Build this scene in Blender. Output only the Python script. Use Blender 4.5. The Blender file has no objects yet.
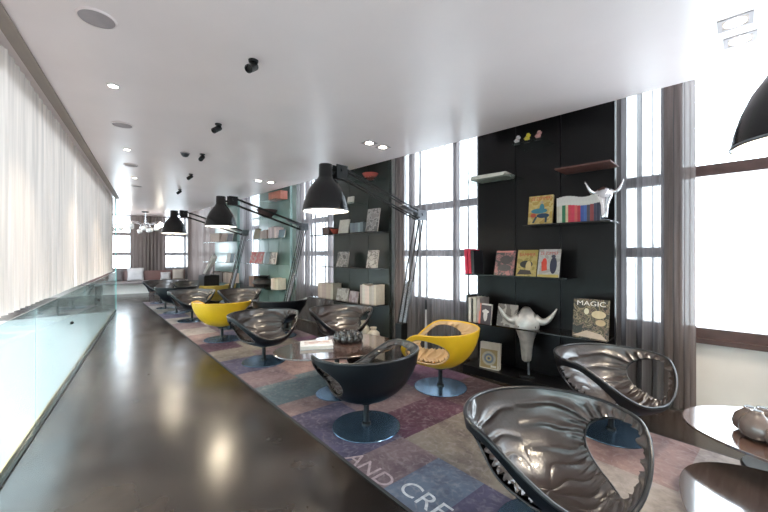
import bpy, bmesh, math, random
from mathutils import Vector, Matrix, noise
random.seed(7)
PI = math.pi
SC = bpy.context.scene
COL = SC.collection

# ------------------------------------------------------------------ helpers
F, H, CY = 355.0, 1.35, 254.5
CC, SS = .7061, .7081
def wx(px, n):                      # x of a sight line on the plane y = n
    u = px - 384; k = n / (u*SS + F*CC); return (u*CC - F*SS)*k
def wz(px, py, n):
    u = px - 384; k = n / (u*SS + F*CC); return H - (py - CY)*k

class MB:
    def __init__(s): s.v = []; s.f = []
    def add(s, vs, fs, M=None):
        o = len(s.v)
        s.v += [tuple(M @ Vector(v)) if M else tuple(v) for v in vs]
        s.f += [tuple(i+o for i in f) for f in fs]
        return s
    def box(s, x0, x1, y0, y1, z0, z1, M=None):
        vs = [(x0,y0,z0),(x1,y0,z0),(x1,y1,z0),(x0,y1,z0),(x0,y0,z1),(x1,y0,z1),(x1,y1,z1),(x0,y1,z1)]
        return s.add(vs, [(0,3,2,1),(4,5,6,7),(0,1,5,4),(1,2,6,5),(2,3,7,6),(3,0,4,7)], M)
    def lathe(s, prof, n=32, M=None, cap=True):
        vs = []; fs = []
        for r, z in prof:
            for i in range(n):
                a = 2*PI*i/n; vs.append((r*math.cos(a), r*math.sin(a), z))
        for j in range(len(prof)-1):
            for i in range(n):
                a = j*n+i; b = j*n+(i+1) % n
                fs.append((a, b, b+n, a+n))
        if cap:
            fs.append(tuple(reversed(range(n)))); fs.append(tuple(range((len(prof)-1)*n, len(prof)*n)))
        return s.add(vs, fs, M)
    def tube(s, pts, r, n=8, closed=False, M=None):
        P = [Vector(p) for p in pts]; m = len(P); vs = []; fs = []
        rr = r if isinstance(r, (list, tuple)) else [r]*m
        up = None
        for i in range(m):
            if closed: t = P[(i+1) % m] - P[i-1]
            else: t = P[min(i+1, m-1)] - P[max(i-1, 0)]
            t.normalize()
            if up is None:
                up = Vector((0,0,1)) if abs(t.z) < .9 else Vector((1,0,0))
            a = up - t*up.dot(t)
            if a.length < 1e-5: a = t.orthogonal()
            a.normalize(); up = a; b = t.cross(a)
            for k in range(n):
                q = 2*PI*k/n; vs.append(P[i] + (a*math.cos(q) + b*math.sin(q))*rr[i])
        for i in range(m if closed else m-1):
            for k in range(n):
                A = i*n+k; B = i*n+(k+1) % n; C = ((i+1) % m)*n+(k+1) % n; D = ((i+1) % m)*n+k
                fs.append((A, B, C, D))
        if not closed:
            fs.append(tuple(reversed(range(n)))); fs.append(tuple(range((m-1)*n, m*n)))
        return s.add(vs, fs, M)
    def prism(s, out, z0, z1, M=None):
        n = len(out)
        vs = [(x, y, z0) for x, y in out] + [(x, y, z1) for x, y in out]
        fs = [tuple(reversed(range(n))), tuple(range(n, 2*n))] + [(i, (i+1) % n, n+(i+1) % n, n+i) for i in range(n)]
        return s.add(vs, fs, M)
    def build(s, name, mat, parent=None, smooth=False, bevel=0, loc=(0,0,0), rz=0, label=None):
        me = bpy.data.meshes.new(name); me.from_pydata(s.v, [], s.f); me.update()
        bm = bmesh.new(); bm.from_mesh(me); bmesh.ops.recalc_face_normals(bm, faces=bm.faces[:]); bm.to_mesh(me); bm.free()
        if mat: me.materials.append(mat)
        if smooth:
            me.polygons.foreach_set('use_smooth', [True]*len(me.polygons))
            if smooth != 'all': me.set_sharp_from_angle(angle=math.radians(42))
        o = bpy.data.objects.new(name, me); COL.objects.link(o)
        o.location = loc; o.rotation_euler = (0, 0, rz)
        if parent: o.parent = parent
        if bevel:
            b = o.modifiers.new('bevel', 'BEVEL'); b.width = bevel; b.segments = 2; b.limit_method = 'ANGLE'
        if label: o['label'] = label
        return o
def tag(o, label, cat, group=None, kind=None):
    o['label'] = label; o['category'] = cat
    if group: o['group'] = group
    if kind: o['kind'] = kind
    return o
def thing(name, label, cat, loc=(0,0,0), rz=0, group=None):
    o = bpy.data.objects.new(name, None); COL.objects.link(o); o.empty_display_size = .1
    o.location = loc; o.rotation_euler = (0, 0, rz)
    return tag(o, label, cat, group)
def struct(o): o['kind'] = 'structure'; return o
def dup(o, parent=None):
    c = o.copy(); COL.objects.link(c)
    if parent: c.parent = parent
    for ch in list(o.children): dup(ch, c)
    return c
def RX(a): return Matrix.Rotation(a, 4, 'X')
def RY(a): return Matrix.Rotation(a, 4, 'Y')
def RZ(a): return Matrix.Rotation(a, 4, 'Z')
def T(x, y, z): return Matrix.Translation((x, y, z))

# ------------------------------------------------------------------ materials
def new_mat(name):
    m = bpy.data.materials.new(name); m.use_nodes = True
    nt = m.node_tree; return m, nt, nt.nodes['Principled BSDF'], nt.nodes['Material Output']
def N(nt, t, **k):
    n = nt.nodes.new(t)
    for a, b in k.items():
        if hasattr(n, a): setattr(n, a, b)
        else: n.inputs[a].default_value = b
    return n
def ramp(nt, fac, stops, interp='LINEAR'):
    r = nt.nodes.new('ShaderNodeValToRGB'); r.color_ramp.interpolation = interp
    e = r.color_ramp.elements
    while len(e) < len(stops): e.new(.5)
    for i, (p, c) in enumerate(stops): e[i].position = p; e[i].color = (*c[:3], 1)
    nt.links.new(fac, r.inputs['Fac']); return r
def pm(name, col, rough=.5, metal=0, var=.12, scale=6, bump=0, bscale=60, spec=.5, coat=0, stretch=None, **kw):
    m, nt, p, out = new_mat(name)
    tc = N(nt, 'ShaderNodeTexCoord'); src = tc.outputs['Object']
    if stretch:
        mp = N(nt, 'ShaderNodeMapping'); mp.inputs['Scale'].default_value = stretch
        nt.links.new(src, mp.inputs['Vector']); src = mp.outputs[0]
    n = N(nt, 'ShaderNodeTexNoise'); n.inputs['Scale'].default_value = scale; n.inputs['Detail'].default_value = 4
    nt.links.new(src, n.inputs['Vector'])
    lo = [c*(1-var) for c in col]; hi = [min(1, c*(1+var)) for c in col]
    r = ramp(nt, n.outputs['Fac'], [(.3, lo), (.7, hi)])
    nt.links.new(r.outputs[0], p.inputs['Base Color'])
    p.inputs['Roughness'].default_value = rough; p.inputs['Metallic'].default_value = metal
    p.inputs['Specular IOR Level'].default_value = spec; p.inputs['Coat Weight'].default_value = coat
    p.inputs['Coat Roughness'].default_value = .08
    for k, v in kw.items(): p.inputs[k.replace('_', ' ')].default_value = v
    if bump:
        n2 = N(nt, 'ShaderNodeTexNoise'); n2.inputs['Scale'].default_value = bscale; n2.inputs['Detail'].default_value = 5
        nt.links.new(src, n2.inputs['Vector'])
        b = N(nt, 'ShaderNodeBump'); b.inputs['Strength'].default_value = bump; b.inputs['Distance'].default_value = .01
        nt.links.new(n2.outputs['Fac'], b.inputs['Height']); nt.links.new(b.outputs[0], p.inputs['Normal'])
    return m
def glass_mat(name, tint, gloss=.1, rough=.0, body=0.0, bodycol=(.5,.6,.58)):
    m, nt, p, out = new_mat(name); nt.nodes.remove(p)
    tr = N(nt, 'ShaderNodeBsdfTransparent'); tr.inputs['Color'].default_value = (*tint, 1)
    gl = N(nt, 'ShaderNodeBsdfGlossy'); gl.inputs['Roughness'].default_value = rough
    fr = N(nt, 'ShaderNodeFresnel'); ge = N(nt, 'ShaderNodeNewGeometry')
    ma = N(nt, 'ShaderNodeMath', operation='MULTIPLY_ADD'); ma.inputs[1].default_value = 1/1.45-1.45; ma.inputs[2].default_value = 1.45
    nt.links.new(ge.outputs['Backfacing'], ma.inputs[0]); nt.links.new(ma.outputs[0], fr.inputs['IOR'])
    mx = N(nt, 'ShaderNodeMixShader')
    nt.links.new(fr.outputs[0], mx.inputs[0]); nt.links.new(tr.outputs[0], mx.inputs[1]); nt.links.new(gl.outputs[0], mx.inputs[2])
    last = mx.outputs[0]
    if body:
        df = N(nt, 'ShaderNodeBsdfDiffuse'); df.inputs['Color'].default_value = (*bodycol, 1)
        m2 = N(nt, 'ShaderNodeMixShader'); m2.inputs[0].default_value = body
        nt.links.new(last, m2.inputs[1]); nt.links.new(df.outputs[0], m2.inputs[2]); last = m2.outputs[0]
    nt.links.new(last, out.inputs[0]); return m
def sheer_mat(name, col, transp, transl=.5, stripe=40):
    m, nt, p, out = new_mat(name); nt.nodes.remove(p)
    tc = N(nt, 'ShaderNodeTexCoord'); mp = N(nt, 'ShaderNodeMapping'); mp.inputs['Scale'].default_value = (1, 1, .03)
    n = N(nt, 'ShaderNodeTexNoise'); n.inputs['Scale'].default_value = stripe; n.inputs['Detail'].default_value = 3
    nt.links.new(tc.outputs['Object'], mp.inputs[0]); nt.links.new(mp.outputs[0], n.inputs['Vector'])
    r = ramp(nt, n.outputs['Fac'], [(.3, [c*.78 for c in col]), (.7, [min(1, c*1.15) for c in col])])
    d = N(nt, 'ShaderNodeBsdfDiffuse'); t = N(nt, 'ShaderNodeBsdfTranslucent'); tr = N(nt, 'ShaderNodeBsdfTransparent')
    nt.links.new(r.outputs[0], d.inputs[0]); nt.links.new(r.outputs[0], t.inputs[0])
    m1 = N(nt, 'ShaderNodeMixShader'); m1.inputs[0].default_value = transl
    nt.links.new(d.outputs[0], m1.inputs[1]); nt.links.new(t.outputs[0], m1.inputs[2])
    m2 = N(nt, 'ShaderNodeMixShader')
    lwt = N(nt, 'ShaderNodeLayerWeight'); lwt.inputs['Blend'].default_value = .5      # weave closes up when seen edge-on
    rr = ramp(nt, lwt.outputs['Facing'], [(.22, (transp,)*3), (.62, (transp*.06,)*3)])
    nt.links.new(rr.outputs[0], m2.inputs[0])
    nt.links.new(m1.outputs[0], m2.inputs[1]); nt.links.new(tr.outputs[0], m2.inputs[2])
    nt.links.new(m2.outputs[0], out.inputs[0]); return m
def emit_mat(name, col, st):
    m, nt, p, out = new_mat(name)
    p.inputs['Base Color'].default_value = (.9,.9,.88,1)
    p.inputs['Emission Color'].default_value = (*col, 1); p.inputs['Emission Strength'].default_value = st
    return m
ART = {}
def art(cols, scale=9, seed=0, kind='noise'):
    key = (tuple(cols), scale, seed, kind)
    if key in ART: return ART[key]
    m, nt, p, out = new_mat('printed_cover')
    tc = N(nt, 'ShaderNodeTexCoord'); mp = N(nt, 'ShaderNodeMapping'); mp.inputs['Location'].default_value = (seed*3.1, seed*1.7, seed)
    nt.links.new(tc.outputs['Object'], mp.inputs[0])
    if kind == 'noise':
        n = N(nt, 'ShaderNodeTexNoise'); n.inputs['Scale'].default_value = scale; n.inputs['Detail'].default_value = 3; o = n.outputs['Fac']
        lo, hi = .36, .64
    elif kind == 'rings':
        n = N(nt, 'ShaderNodeTexWave', wave_type='RINGS', rings_direction='SPHERICAL'); n.inputs['Scale'].default_value = scale; n.inputs['Distortion'].default_value = 5; o = n.outputs['Fac']
        n.inputs['Detail Scale'].default_value = 4; lo, hi = .1, .9
    else:
        n = N(nt, 'ShaderNodeTexVoronoi'); n.inputs['Scale'].default_value = scale; o = n.outputs['Distance']; lo, hi = .1, .6
    nt.links.new(mp.outputs[0], n.inputs['Vector'])
    k = len(cols)
    r = ramp(nt, o, [(0 if i == 0 else lo + (hi-lo)*i/k, [v*.75 for v in c]) for i, c in enumerate(cols)], 'CONSTANT')
    nt.links.new(r.outputs[0], p.inputs['Base Color']); p.inputs['Roughness'].default_value = .35
    ART[key] = m; return m
FLAT = {}
def flat(col, rough=.5):
    key = (tuple(round(c, 2) for c in col), rough)
    if key not in FLAT: FLAT[key] = pm('painted_%d' % len(FLAT), col, rough, var=.1, scale=20)
    return FLAT[key]

M = {}
# polished concrete
def concrete():
    m, nt, p, out = new_mat('polished_concrete')
    tc = N(nt, 'ShaderNodeTexCoord')
    n = N(nt, 'ShaderNodeTexNoise'); n.inputs['Scale'].default_value = 1.0; n.inputs['Detail'].default_value = 5; n.inputs['Roughness'].default_value = .5; n.inputs['Distortion'].default_value = .2
    nt.links.new(tc.outputs['Object'], n.inputs['Vector'])
    r = ramp(nt, n.outputs['Fac'], [(.3, (.010,.008,.007)), (.5, (.026,.019,.016)), (.68, (.060,.043,.033))])
    nt.links.new(r.outputs[0], p.inputs['Base Color'])
    n2 = N(nt, 'ShaderNodeTexNoise'); n2.inputs['Scale'].default_value = 3.5; n2.inputs['Detail'].default_value = 6
    nt.links.new(tc.outputs['Object'], n2.inputs['Vector'])
    r2 = ramp(nt, n2.outputs['Fac'], [(.25, (.17,.17,.17)), (.75, (.28,.28,.28))])
    nt.links.new(r2.outputs[0], p.inputs['Roughness'])
    n3 = N(nt, 'ShaderNodeTexNoise'); n3.inputs['Scale'].default_value = 5; n3.inputs['Detail'].default_value = 3
    nt.links.new(tc.outputs['Object'], n3.inputs['Vector'])
    b = N(nt, 'ShaderNodeBump'); b.inputs['Strength'].default_value = .05; b.inputs['Distance'].default_value = .01
    nt.links.new(n3.outputs['Fac'], b.inputs['Height']); nt.links.new(b.outputs[0], p.inputs['Normal'])
    p.inputs['Specular IOR Level'].default_value = .5
    return m
M['floor'] = concrete()
M['floor_out'] = pm('pale_terrazzo', (.40,.415,.41), .4, var=.06, scale=30)
M['ceiling'] = pm('ceiling_paint', (.90,.80,.795), .30, var=.02, scale=2, spec=.5)
M['wall'] = pm('cream_paint', (.88,.84,.78), .6, var=.03, scale=3)
M['wallwhite'] = pm('white_paint', (.8,.8,.79), .6, var=.03, scale=3)
M['taupe'] = pm('taupe_fascia', (.36,.30,.26), .6, var=.05)
M['frame'] = pm('brown_window_frame', (.085,.045,.038), .4, var=.2, scale=12)
M['panel'] = pm('black_lacquer_panel', (.006,.0055,.006), .28, var=.1, scale=3, spec=.25)
M['panel2'] = pm('grey_green_glass_panel', (.030,.036,.033), .25, var=.05, scale=3)
M['panel3'] = pm('pale_green_glass_panel', (.20,.30,.275), .14, var=.1, scale=3)  # pale green base colour stands in for window haze reflected in dark panels
M['shelf'] = pm('smoked_glass_shelf', (.012,.011,.011), .1, var=.1, spec=.5)
M['cglass'] = glass_mat('clear_shelf_glass', (.86,.93,.91))
M['winglass'] = glass_mat('window_glass', (.97,.98,.98))
M['balglass'] = glass_mat('balustrade_glass', (.88,.94,.93), body=.08, bodycol=(.58,.68,.66))
M['glassedge'] = pm('green_glass_edge', (.25,.55,.52), .15, var=.1)
M['brass'] = pm('brass_strip', (.55,.38,.18), .35, .8, var=.1)
M['track'] = pm('dark_floor_track', (.05,.055,.06), .4, .3)
M['white_curtain'] = sheer_mat('white_sheer', (.84,.76,.70), .0, .07, 26)
M['sheer'] = sheer_mat('taupe_sheer', (.20,.185,.19), .30, .38, 40)
M['drape'] = sheer_mat('taupe_drape', (.20,.165,.155), .04, .25, 40)
M['leather'] = pm('dark_brown_leather', (.040,.028,.024), .28, var=.15, scale=5, bump=.12, bscale=60, spec=1.0, coat=.35)
M['blackshell'] = pm('black_leather_shell', (.005,.0065,.009), .36, var=.2, bump=.05, bscale=120, spec=.28)
M['yellow'] = pm('yellow_leather', (.70,.42,.012), .4, var=.08, bump=.08, bscale=70)
M['tan'] = pm('tan_leather', (.55,.38,.20), .38, var=.15, bump=.12, bscale=90)
M['olive'] = pm('mustard_leather', (.42,.29,.05), .4, var=.12, bump=.08)
M['piping'] = pm('black_piping', (.01,.01,.012), .28, spec=.6)
M['basemetal'] = pm('blue_grey_metal', (.13,.22,.33), .22, .85, var=.08)
M['black'] = pm('black_metal', (.012,.012,.012), .4, .3)
M['blackgloss'] = pm('black_enamel', (.006,.006,.007), .25, .0, spec=.4, coat=.2)
M['alu'] = pm('brushed_aluminium', (.26,.27,.29), .35, .9)
M['chrome'] = pm('chrome', (.7,.7,.72), .08, 1, var=.03)
M['whitein'] = pm('white_enamel', (.85,.85,.82), .35)
M['tablewood'] = pm('dark_oak_top', (.085,.045,.034), .12, var=.3, scale=5, stretch=(1,14,1), spec=.9, coat=1, Coat_IOR=2.1)
M['tablewood2'] = pm('black_oak_top', (.05,.034,.030), .12, var=.3, scale=5, stretch=(1,14,1), spec=.9, coat=1, Coat_IOR=2.1)
M['silver'] = pm('silver_leaf', (.55,.53,.50), .42, .55, var=.2, scale=14, bump=.3, bscale=14)
M['pod'] = pm('grey_brown_ceramic', (.13,.10,.09), .16, var=.25, scale=9, spec=.6, coat=.6)
M['blackpod'] = pm('black_chrome_ceramic', (.05,.045,.042), .1, .6, var=.3, spec=.8, coat=.8)
M['hole'] = pm('dark_glaze', (.01,.009,.009), .5)
M['paper'] = pm('page_edges', (.72,.68,.60), .7, var=.08, scale=80)
M['bulb'] = emit_mat('lit_lamp_bulb', (1,.9,.75), 9)
M['spot'] = emit_mat('lit_downlight', (1,.93,.82), 14)
M['grille'] = pm('grey_speaker_grille', (.42,.37,.38), .6, bump=.3, bscale=300)
M['bench'] = pm('grey_bench_fabric', (.20,.17,.165), .8, bump=.2, bscale=200)
M['darkwood'] = pm('dark_bench_wood', (.06,.045,.042), .4)
M['redwood'] = pm('red_brown_wood', (.13,.055,.045), .4)
M['outwall'] = pm('grey_green_render', (.30,.36,.33), .7, var=.15, scale=3)

# ------------------------------------------------------------------ shell of the room
def lw(t, off=.75):                  # points along the glazed left side; off = distance from the viewpoint
    return (-.2062*off - .978*t, -.978*off + .206*t)
LE = 10.65
inner = [(3.2, lw(-3.3)[1]), (3.2, 4.25), (-14.5, 4.25), (-15.9, -2.6), (-10.6, -2.6), lw(LE)]
inner[0] = lw(-3.3); inner[1] = (inner[0][0], 4.25)
XB = inner[0][0]
struct(MB().prism(inner, -.12, 0).build('floor', M['floor']))
o = MB().prism([lw(-3.3), lw(LE), (-10.6, -2.6), (-10.0, -4.2), (XB, -5.2)], -.12, -.002).build('floor_terrace', M['floor_out']); struct(o)
cl = [lw(-3.3, .86), (XB, 3.63), (-15.2, 3.63), (-16.2, -2.6), (-10.6, -2.6), lw(LE, .86)]
struct(MB().prism(cl, 2.70, 2.82).build('ceiling', M['ceiling']))
struct(MB().box(-15.5, XB, 3.55, 4.35, 2.98, 3.08).build('ceiling_recess', M['ceiling']))
struct(MB().box(-15.0, XB, 3.55, 3.63, 2.82, 2.98).build('trim_1', M['ceiling']))
# taupe curtain pelmet strip on the left
def lbox(t0, t1, a, b, z0, z1):
    return MB().prism([lw(t0, a), lw(t1, a), lw(t1, b), lw(t0, b)], z0, z1)
struct(lbox(-3.3, LE, .683, .76, 2.685, 2.70).build('trim_2', M['taupe']))
struct(lbox(-3.3, LE, .84, .86, 2.55, 2.70).build('trim_3', M['taupe']))
struct(lbox(-3.3, LE, .738, .765, 0, .012).build('baseboard_left', M['track']))
# window wall, y = 4.15 .. 4.25
WY = 4.15
def window(k, frame_o, ang, x0, x1, sill=.62, top=2.98, ver=(), transoms=(1.37, 2.05), y=0):
    fr = MB(); fw = .05
    fr.box(x0, x1, y, y+.08, sill, sill+.09).box(x0, x1, y, y+.08, top-.05, top)
    fr.box(x0-.002, x1, y-.06, y, sill-.035, sill+.005)
    for xx in (x0, x1-fw): fr.box(xx, xx+fw, y, y+.08, sill+.09, top-.05)
    for v in ver: fr.box(v-.03, v+.03, y, y+.08, sill+.09, top-.05)
    for t in transoms: fr.box(x0+fw, x1-fw, y+.005, y+.075, t-.048, t+.048)
    w = struct(fr.build('window_%d' % k, M['frame'], loc=frame_o, rz=ang))
    MB().box(x0+fw, x1-fw, y+.036, y+.044, sill+.09, top-.05).build('pane', M['winglass'], w)
    return w
struct(MB().box(-14.6, XB, WY, WY+.1, 0, .62).build('wall_right', M['wall']))
wins = [(-.42, 2.6), (-3.85, -2.15), (-6.75, -5.05), (-9.7, -7.95), (-13.6, -10.85), (-.85, -.47)]
piers = []
xs = sorted(wins)
edges = [-14.6] + [e for w in xs for e in w] + [XB]
k = 0
for i in range(0, len(edges), 2):
    if edges[i+1] - edges[i] > .02:
        k += 1
        struct(MB().box(edges[i], edges[i+1], WY, WY+.1, .62, 3.0).build('wall_pier_%d' % k, M['wall']))
window(1, (0, WY, 0), 0, -.42, 2.6, ver=(1.15,), transoms=(2.08,))
window(2, (0, WY, 0), 0, -3.85, -2.15, ver=(-3.59, -2.78))
window(3, (0, WY, 0), 0, -6.75, -5.05, ver=(-6.5, -5.7))
window(4, (0, WY, 0), 0, -9.7, -7.95, ver=(-9.45, -8.65))
window(5, (0, WY, 0), 0, -13.6, -10.85, ver=(-12.2,))
window(6, (0, WY, 0), 0, -.85, -.47)
# far wall
BO = Vector((-14.67, 2.99, 0)); BA = math.atan2(.978, .206)
struct(MB().box(-6.0, 1.95, 0, .12, 0, .80).build('wall_back', M['wall'], loc=BO, rz=BA))
kk = 0
for a, b in [(-6.0, -3.2), (-1.9, -1.45), (-.5, .42), (1.75, 1.95)]:
    kk += 1; struct(MB().box(a, b, 0, .12, .80, 2.75).build('wall_back_pier_%d' % kk, M['wall'], loc=BO, rz=BA))
window(7, BO, BA, -1.45, -.5, .80, 2.72); window(8, BO, BA, .42, 1.75, .80, 2.72, ver=(1.08,)); window(9, BO, BA, -3.2, -1.9, .8, 2.72)
struct(MB().box(-16.1, -10.6, -2.75, -2.6, 0, 2.75).build('wall_side', M['wallwhite']))
struct(MB().box(XB, XB+.12, -2.0, 4.35, 0, 3.05).build('wall_front', M['wallwhite']))
# terrace parapet beyond the glass
struct(MB().prism([(XB, -4.9), (-10.1, -2.7), (-10.1, -2.85), (XB, -5.05)], 0, .85).build('wall_terrace', M['outwall']))

# ------------------------------------------------------------------ glass balustrade on the left
b = thing('glass_balustrade', 'frameless pale green glass balustrade running along the left curtain', 'balustrade', (0,0,0))
npan = 6; seg = (LE+3.2)/npan
for i in range(npan):
    t0 = -3.2 + i*seg
    g = lbox(t0+.006, t0+seg-.006, .748, .760, .014, .94).build('glass_panel', M['balglass'], b)
lbox(LE-.004, LE+.012, .742, .766, .014, 2.69).build('edge_strip', M['glassedge'], b)
lbox(-3.2, LE, .7605, .772, .02, .055).build('brass_strip', M['brass'], b)
for t in (-.6, 2.2, 5.0, 7.2):
    p0 = Vector((*lw(t, .74), .62))
    MB().lathe([(.016, 0), (.016, .02), (.011, .026)], 14, T(*p0) @ RZ(math.atan2(.978, .206)) @ RY(PI/2)).build('clamp', M['black'], b, True)

# ------------------------------------------------------------------ curtains
def curtain(name, label, mat, org, ang, x0, x1, z0, z1, lam=.11, amp=.035, y=0, seed=0, group=None, dens=12):
    n = max(8, int((x1-x0)/lam*dens)); vs = []; fs = []
    rows = 7
    for j in range(rows):
        zz = z0 + (z1-z0)*j/(rows-1)
        g = 1 - .35*j/(rows-1)
        for i in range(n+1):
            x = x0 + (x1-x0)*i/n
            ph = 1.6*noise.noise(Vector((x*1.7+seed, seed, 0)))
            nn = noise.noise(Vector((x*2.6+seed*2.3, 5, zz*.1)))
            a = amp*(.65+.7*nn) if dens != 12 or mat is not M['sheer'] else amp*(.25+2.4*max(0, nn+.22))
            yy = y + a*math.sin(2*PI*x/lam + ph*2)*g + .012*noise.noise(Vector((x*6, zz*1.2, seed)))
            vs.append((x + .012*math.sin(4*PI*x/lam+ph)*g, yy, zz))
    for j in range(rows-1):
        for i in range(n): a = j*(n+1)+i; fs.append((a, a+1, a+n+2, a+n+1))
    mb = MB(); mb.add(vs, fs)
    o = mb.build(name, mat, loc=org, rz=ang, smooth='all')
    return tag(o, label, 'curtain', group)
R0 = (0, 4.0, 0)
curtain('sheer_curtain', 'sheer taupe curtain in the window right of the near black bookcase', M['sheer'], R0, 0, -.84, -.36, .02, 2.95, .12, .045, 0, 1)
curtain('heavy_curtain', 'bunched floor-length taupe curtain next to the bare window', M['drape'], (0, 3.97, 0), 0, -.47, -.27, .02, 2.95, .07, .05, 0, 2)
curtain('sheer_curtain', 'sheer taupe curtain in the window behind the nearest whole floor lamp', M['sheer'], R0, 0, -3.74, -2.26, .02, 2.95, .12, .045, 0, 3)
curtain('heavy_curtain', 'narrow dark curtain fold beside the nearest whole floor lamp, left of its arm', M['drape'], (0, 3.95, 0), 0, -3.74, -3.52, .02, 2.95, .08, .03, 0, 4)
curtain('sheer_curtain', 'sheer taupe curtain behind the second floor lamp, between two bookcases', M['sheer'], R0, 0, -6.63, -5.17, .02, 2.95, .12, .045, 0, 5)
curtain('sheer_curtain', 'sheer taupe curtain behind the third floor lamp', M['sheer'], R0, 0, -9.5, -8.1, .02, 2.95, .12, .045, 0, 6)
curtain('heavy_curtain', 'dark taupe curtain in the far right corner beyond the last bookcase', M['drape'], R0, 0, -13.9, -10.95, .02, 2.95, .15, .05, 0, 7)
BC = BO + Vector((.978, -.206, 0))*.14
curtain('heavy_curtain', 'dark taupe floor-length curtain on the far wall between its two bright windows', M['drape'], BC, BA, -.58, .46, .45, 2.69, .12, .04, 0, 8)
curtain('heavy_curtain', 'dark taupe curtain at the left end of the far wall', M['drape'], BC, BA, -2.4, -1.2, .45, 2.69, .12, .04, 0, 9)
curtain('sheer_curtain', 'sheer curtain over the right window of the far wall', M['sheer'], BC, BA, .48, 1.62, .45, 2.69, .14, .03, 0, 10)
# long white sheer over the left glazing
LO = Vector((*lw(LE-.05, .81), 0)); LA = math.atan2(-.206, .978)
for i, (a, bb) in enumerate([(0, 4.9), (4.95, 9.4), (9.45, 13.7)]):
    lab = ['far section of the long white curtain above the glass balustrade', 'middle section of the long white curtain above the glass balustrade', 'nearest section of the long white curtain above the glass balustrade'][i]
    curtain('white_curtain', lab, M['white_curtain'], LO, LA, a, bb, .955, 2.69, .13, .018, 0, 20+i, 'white curtains along the left side', 9)

# ------------------------------------------------------------------ bookcases
SHELVES = [('mid', 1.65), ('mid', 1.13), ('mid', .59)]
def bookcase(x0, x1, label, extra, pmat=None):
    pmat = pmat or M['panel']
    t = thing('bookcase', label, 'bookcase', ((x0+x1)/2, 3.85, 0)); c = (x0+x1)/2
    w = (x1-x0)/3
    mb = MB()
    for i in range(3): mb.box(x0-c+i*w+.003, x0-c+(i+1)*w-.003, 0, .06, 0, 2.96)
    mb.build('back_panel', pmat, t, bevel=.002)
    MB().box(x0-c, x1-c, -.33, 0, 0, .09).build('plinth', M['panel'], t, bevel=.003)
    for a, bb, z, m in extra:
        MB().box(a-c, bb-c, -.31, 0, z-.014, z).build('shelf', m, t, bevel=.002)
    return t
gs, sm = M['cglass'], M['shelf']
bookcase(-2.25, -.82, 'nearest black wall bookcase, with a horned skull on its bottom ledge', [(-2.24,-1.68,2.19,gs), (-1.68,-1.36,2.50,gs), (-1.25,-.79,2.17,M['redwood']), (-1.56,-.79,1.65,sm), (-2.24,-1.14,1.13,sm), (-2.24,-.82,.59,sm)])
bookcase(-5.15, -3.75, 'second bookcase, behind the nearest whole floor lamp', [(-5.0,-4.25,2.17,gs), (-4.3,-3.8,2.5,gs), (-5.42,-3.76,1.69,sm), (-5.1,-3.76,1.15,sm), (-5.45,-3.76,.60,sm)], M['panel2'])
bookcase(-8.05, -6.65, 'third bookcase, behind the second floor lamp, panel tinted like reflected window haze, with glass shelves', [(-7.9,-7.3,2.17,gs), (-7.4,-6.7,2.5,gs), (-8.05,-6.67,1.69,gs), (-8.22,-6.67,1.15,gs), (-8.26,-6.67,.62,gs)], M['panel3'])
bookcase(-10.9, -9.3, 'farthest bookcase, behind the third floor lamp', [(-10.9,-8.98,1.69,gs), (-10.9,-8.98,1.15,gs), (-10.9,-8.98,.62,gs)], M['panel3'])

# ------------------------------------------------------------------ books
def text_mesh(s, size, name, mat, parent, loc, rot, depth=.001, wide=None, label=None):
    cu = bpy.data.curves.new(name, 'FONT'); cu.body = s; cu.size = size; cu.extrude = depth; cu.align_x = 'CENTER'
    tmp = bpy.data.objects.new(name, cu); COL.objects.link(tmp)
    dg = bpy.context.evaluated_depsgraph_get(); dg.update()
    me = bpy.data.meshes.new_from_object(tmp.evaluated_get(dg))
    COL.objects.unlink(tmp); bpy.data.objects.remove(tmp)
    if wide:
        xs_ = [v.co.x for v in me.vertices]; k = wide/(max(xs_)-min(xs_))
        for v in me.vertices: v.co.x *= k
    me.materials.clear(); me.materials.append(mat)
    o = bpy.data.objects.new(name, me); COL.objects.link(o); o.parent = parent; o.location = loc; o.rotation_euler = rot
    if label: o['label'] = label
    return o
def face_book(label, x, y, z, w, h, mat, lean=12, thick=.02, rz=0, title=None, tcol=(.5,.03,.02), tz=.86, fig=None, group=None, name='book', cat='book', tsize=None):
    t = thing(name, label, cat, (x, y, z), rz, group)
    t.rotation_euler = (-math.radians(lean), 0, rz)
    MB().box(-w/2, w/2, 0, .003, 0, h).build('front_cover', mat, t)
    MB().box(-w/2, w/2, thick-.003, thick, 0, h).box(-w/2, -w/2+.003, .003, thick-.003, 0, h).build('back_cover', mat, t)
    MB().box(-w/2+.003, w/2-.004, .003, thick-.003, .003, h-.003).build('pages', M['paper'], t)
    if title: text_mesh(title, tsize or w*.22, 'title', flat(tcol), t, (0, -.0012, h*tz), (PI/2, 0, 0), .0006, w*.8)
    for i, (pts, c) in enumerate(fig or []):
        MB().prism([(a*w, bq*h) for a, bq in pts], 0, .0008, T(0, -.0003*(i+1), 0) @ RX(PI/2)).build('cover_picture', flat(c), t)
    return t
def circ(cx, cy, r, ry=None, n=16): return [(cx+r*math.cos(2*PI*i/n), cy+(ry or r)*math.sin(2*PI*i/n)) for i in range(n)]
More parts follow.
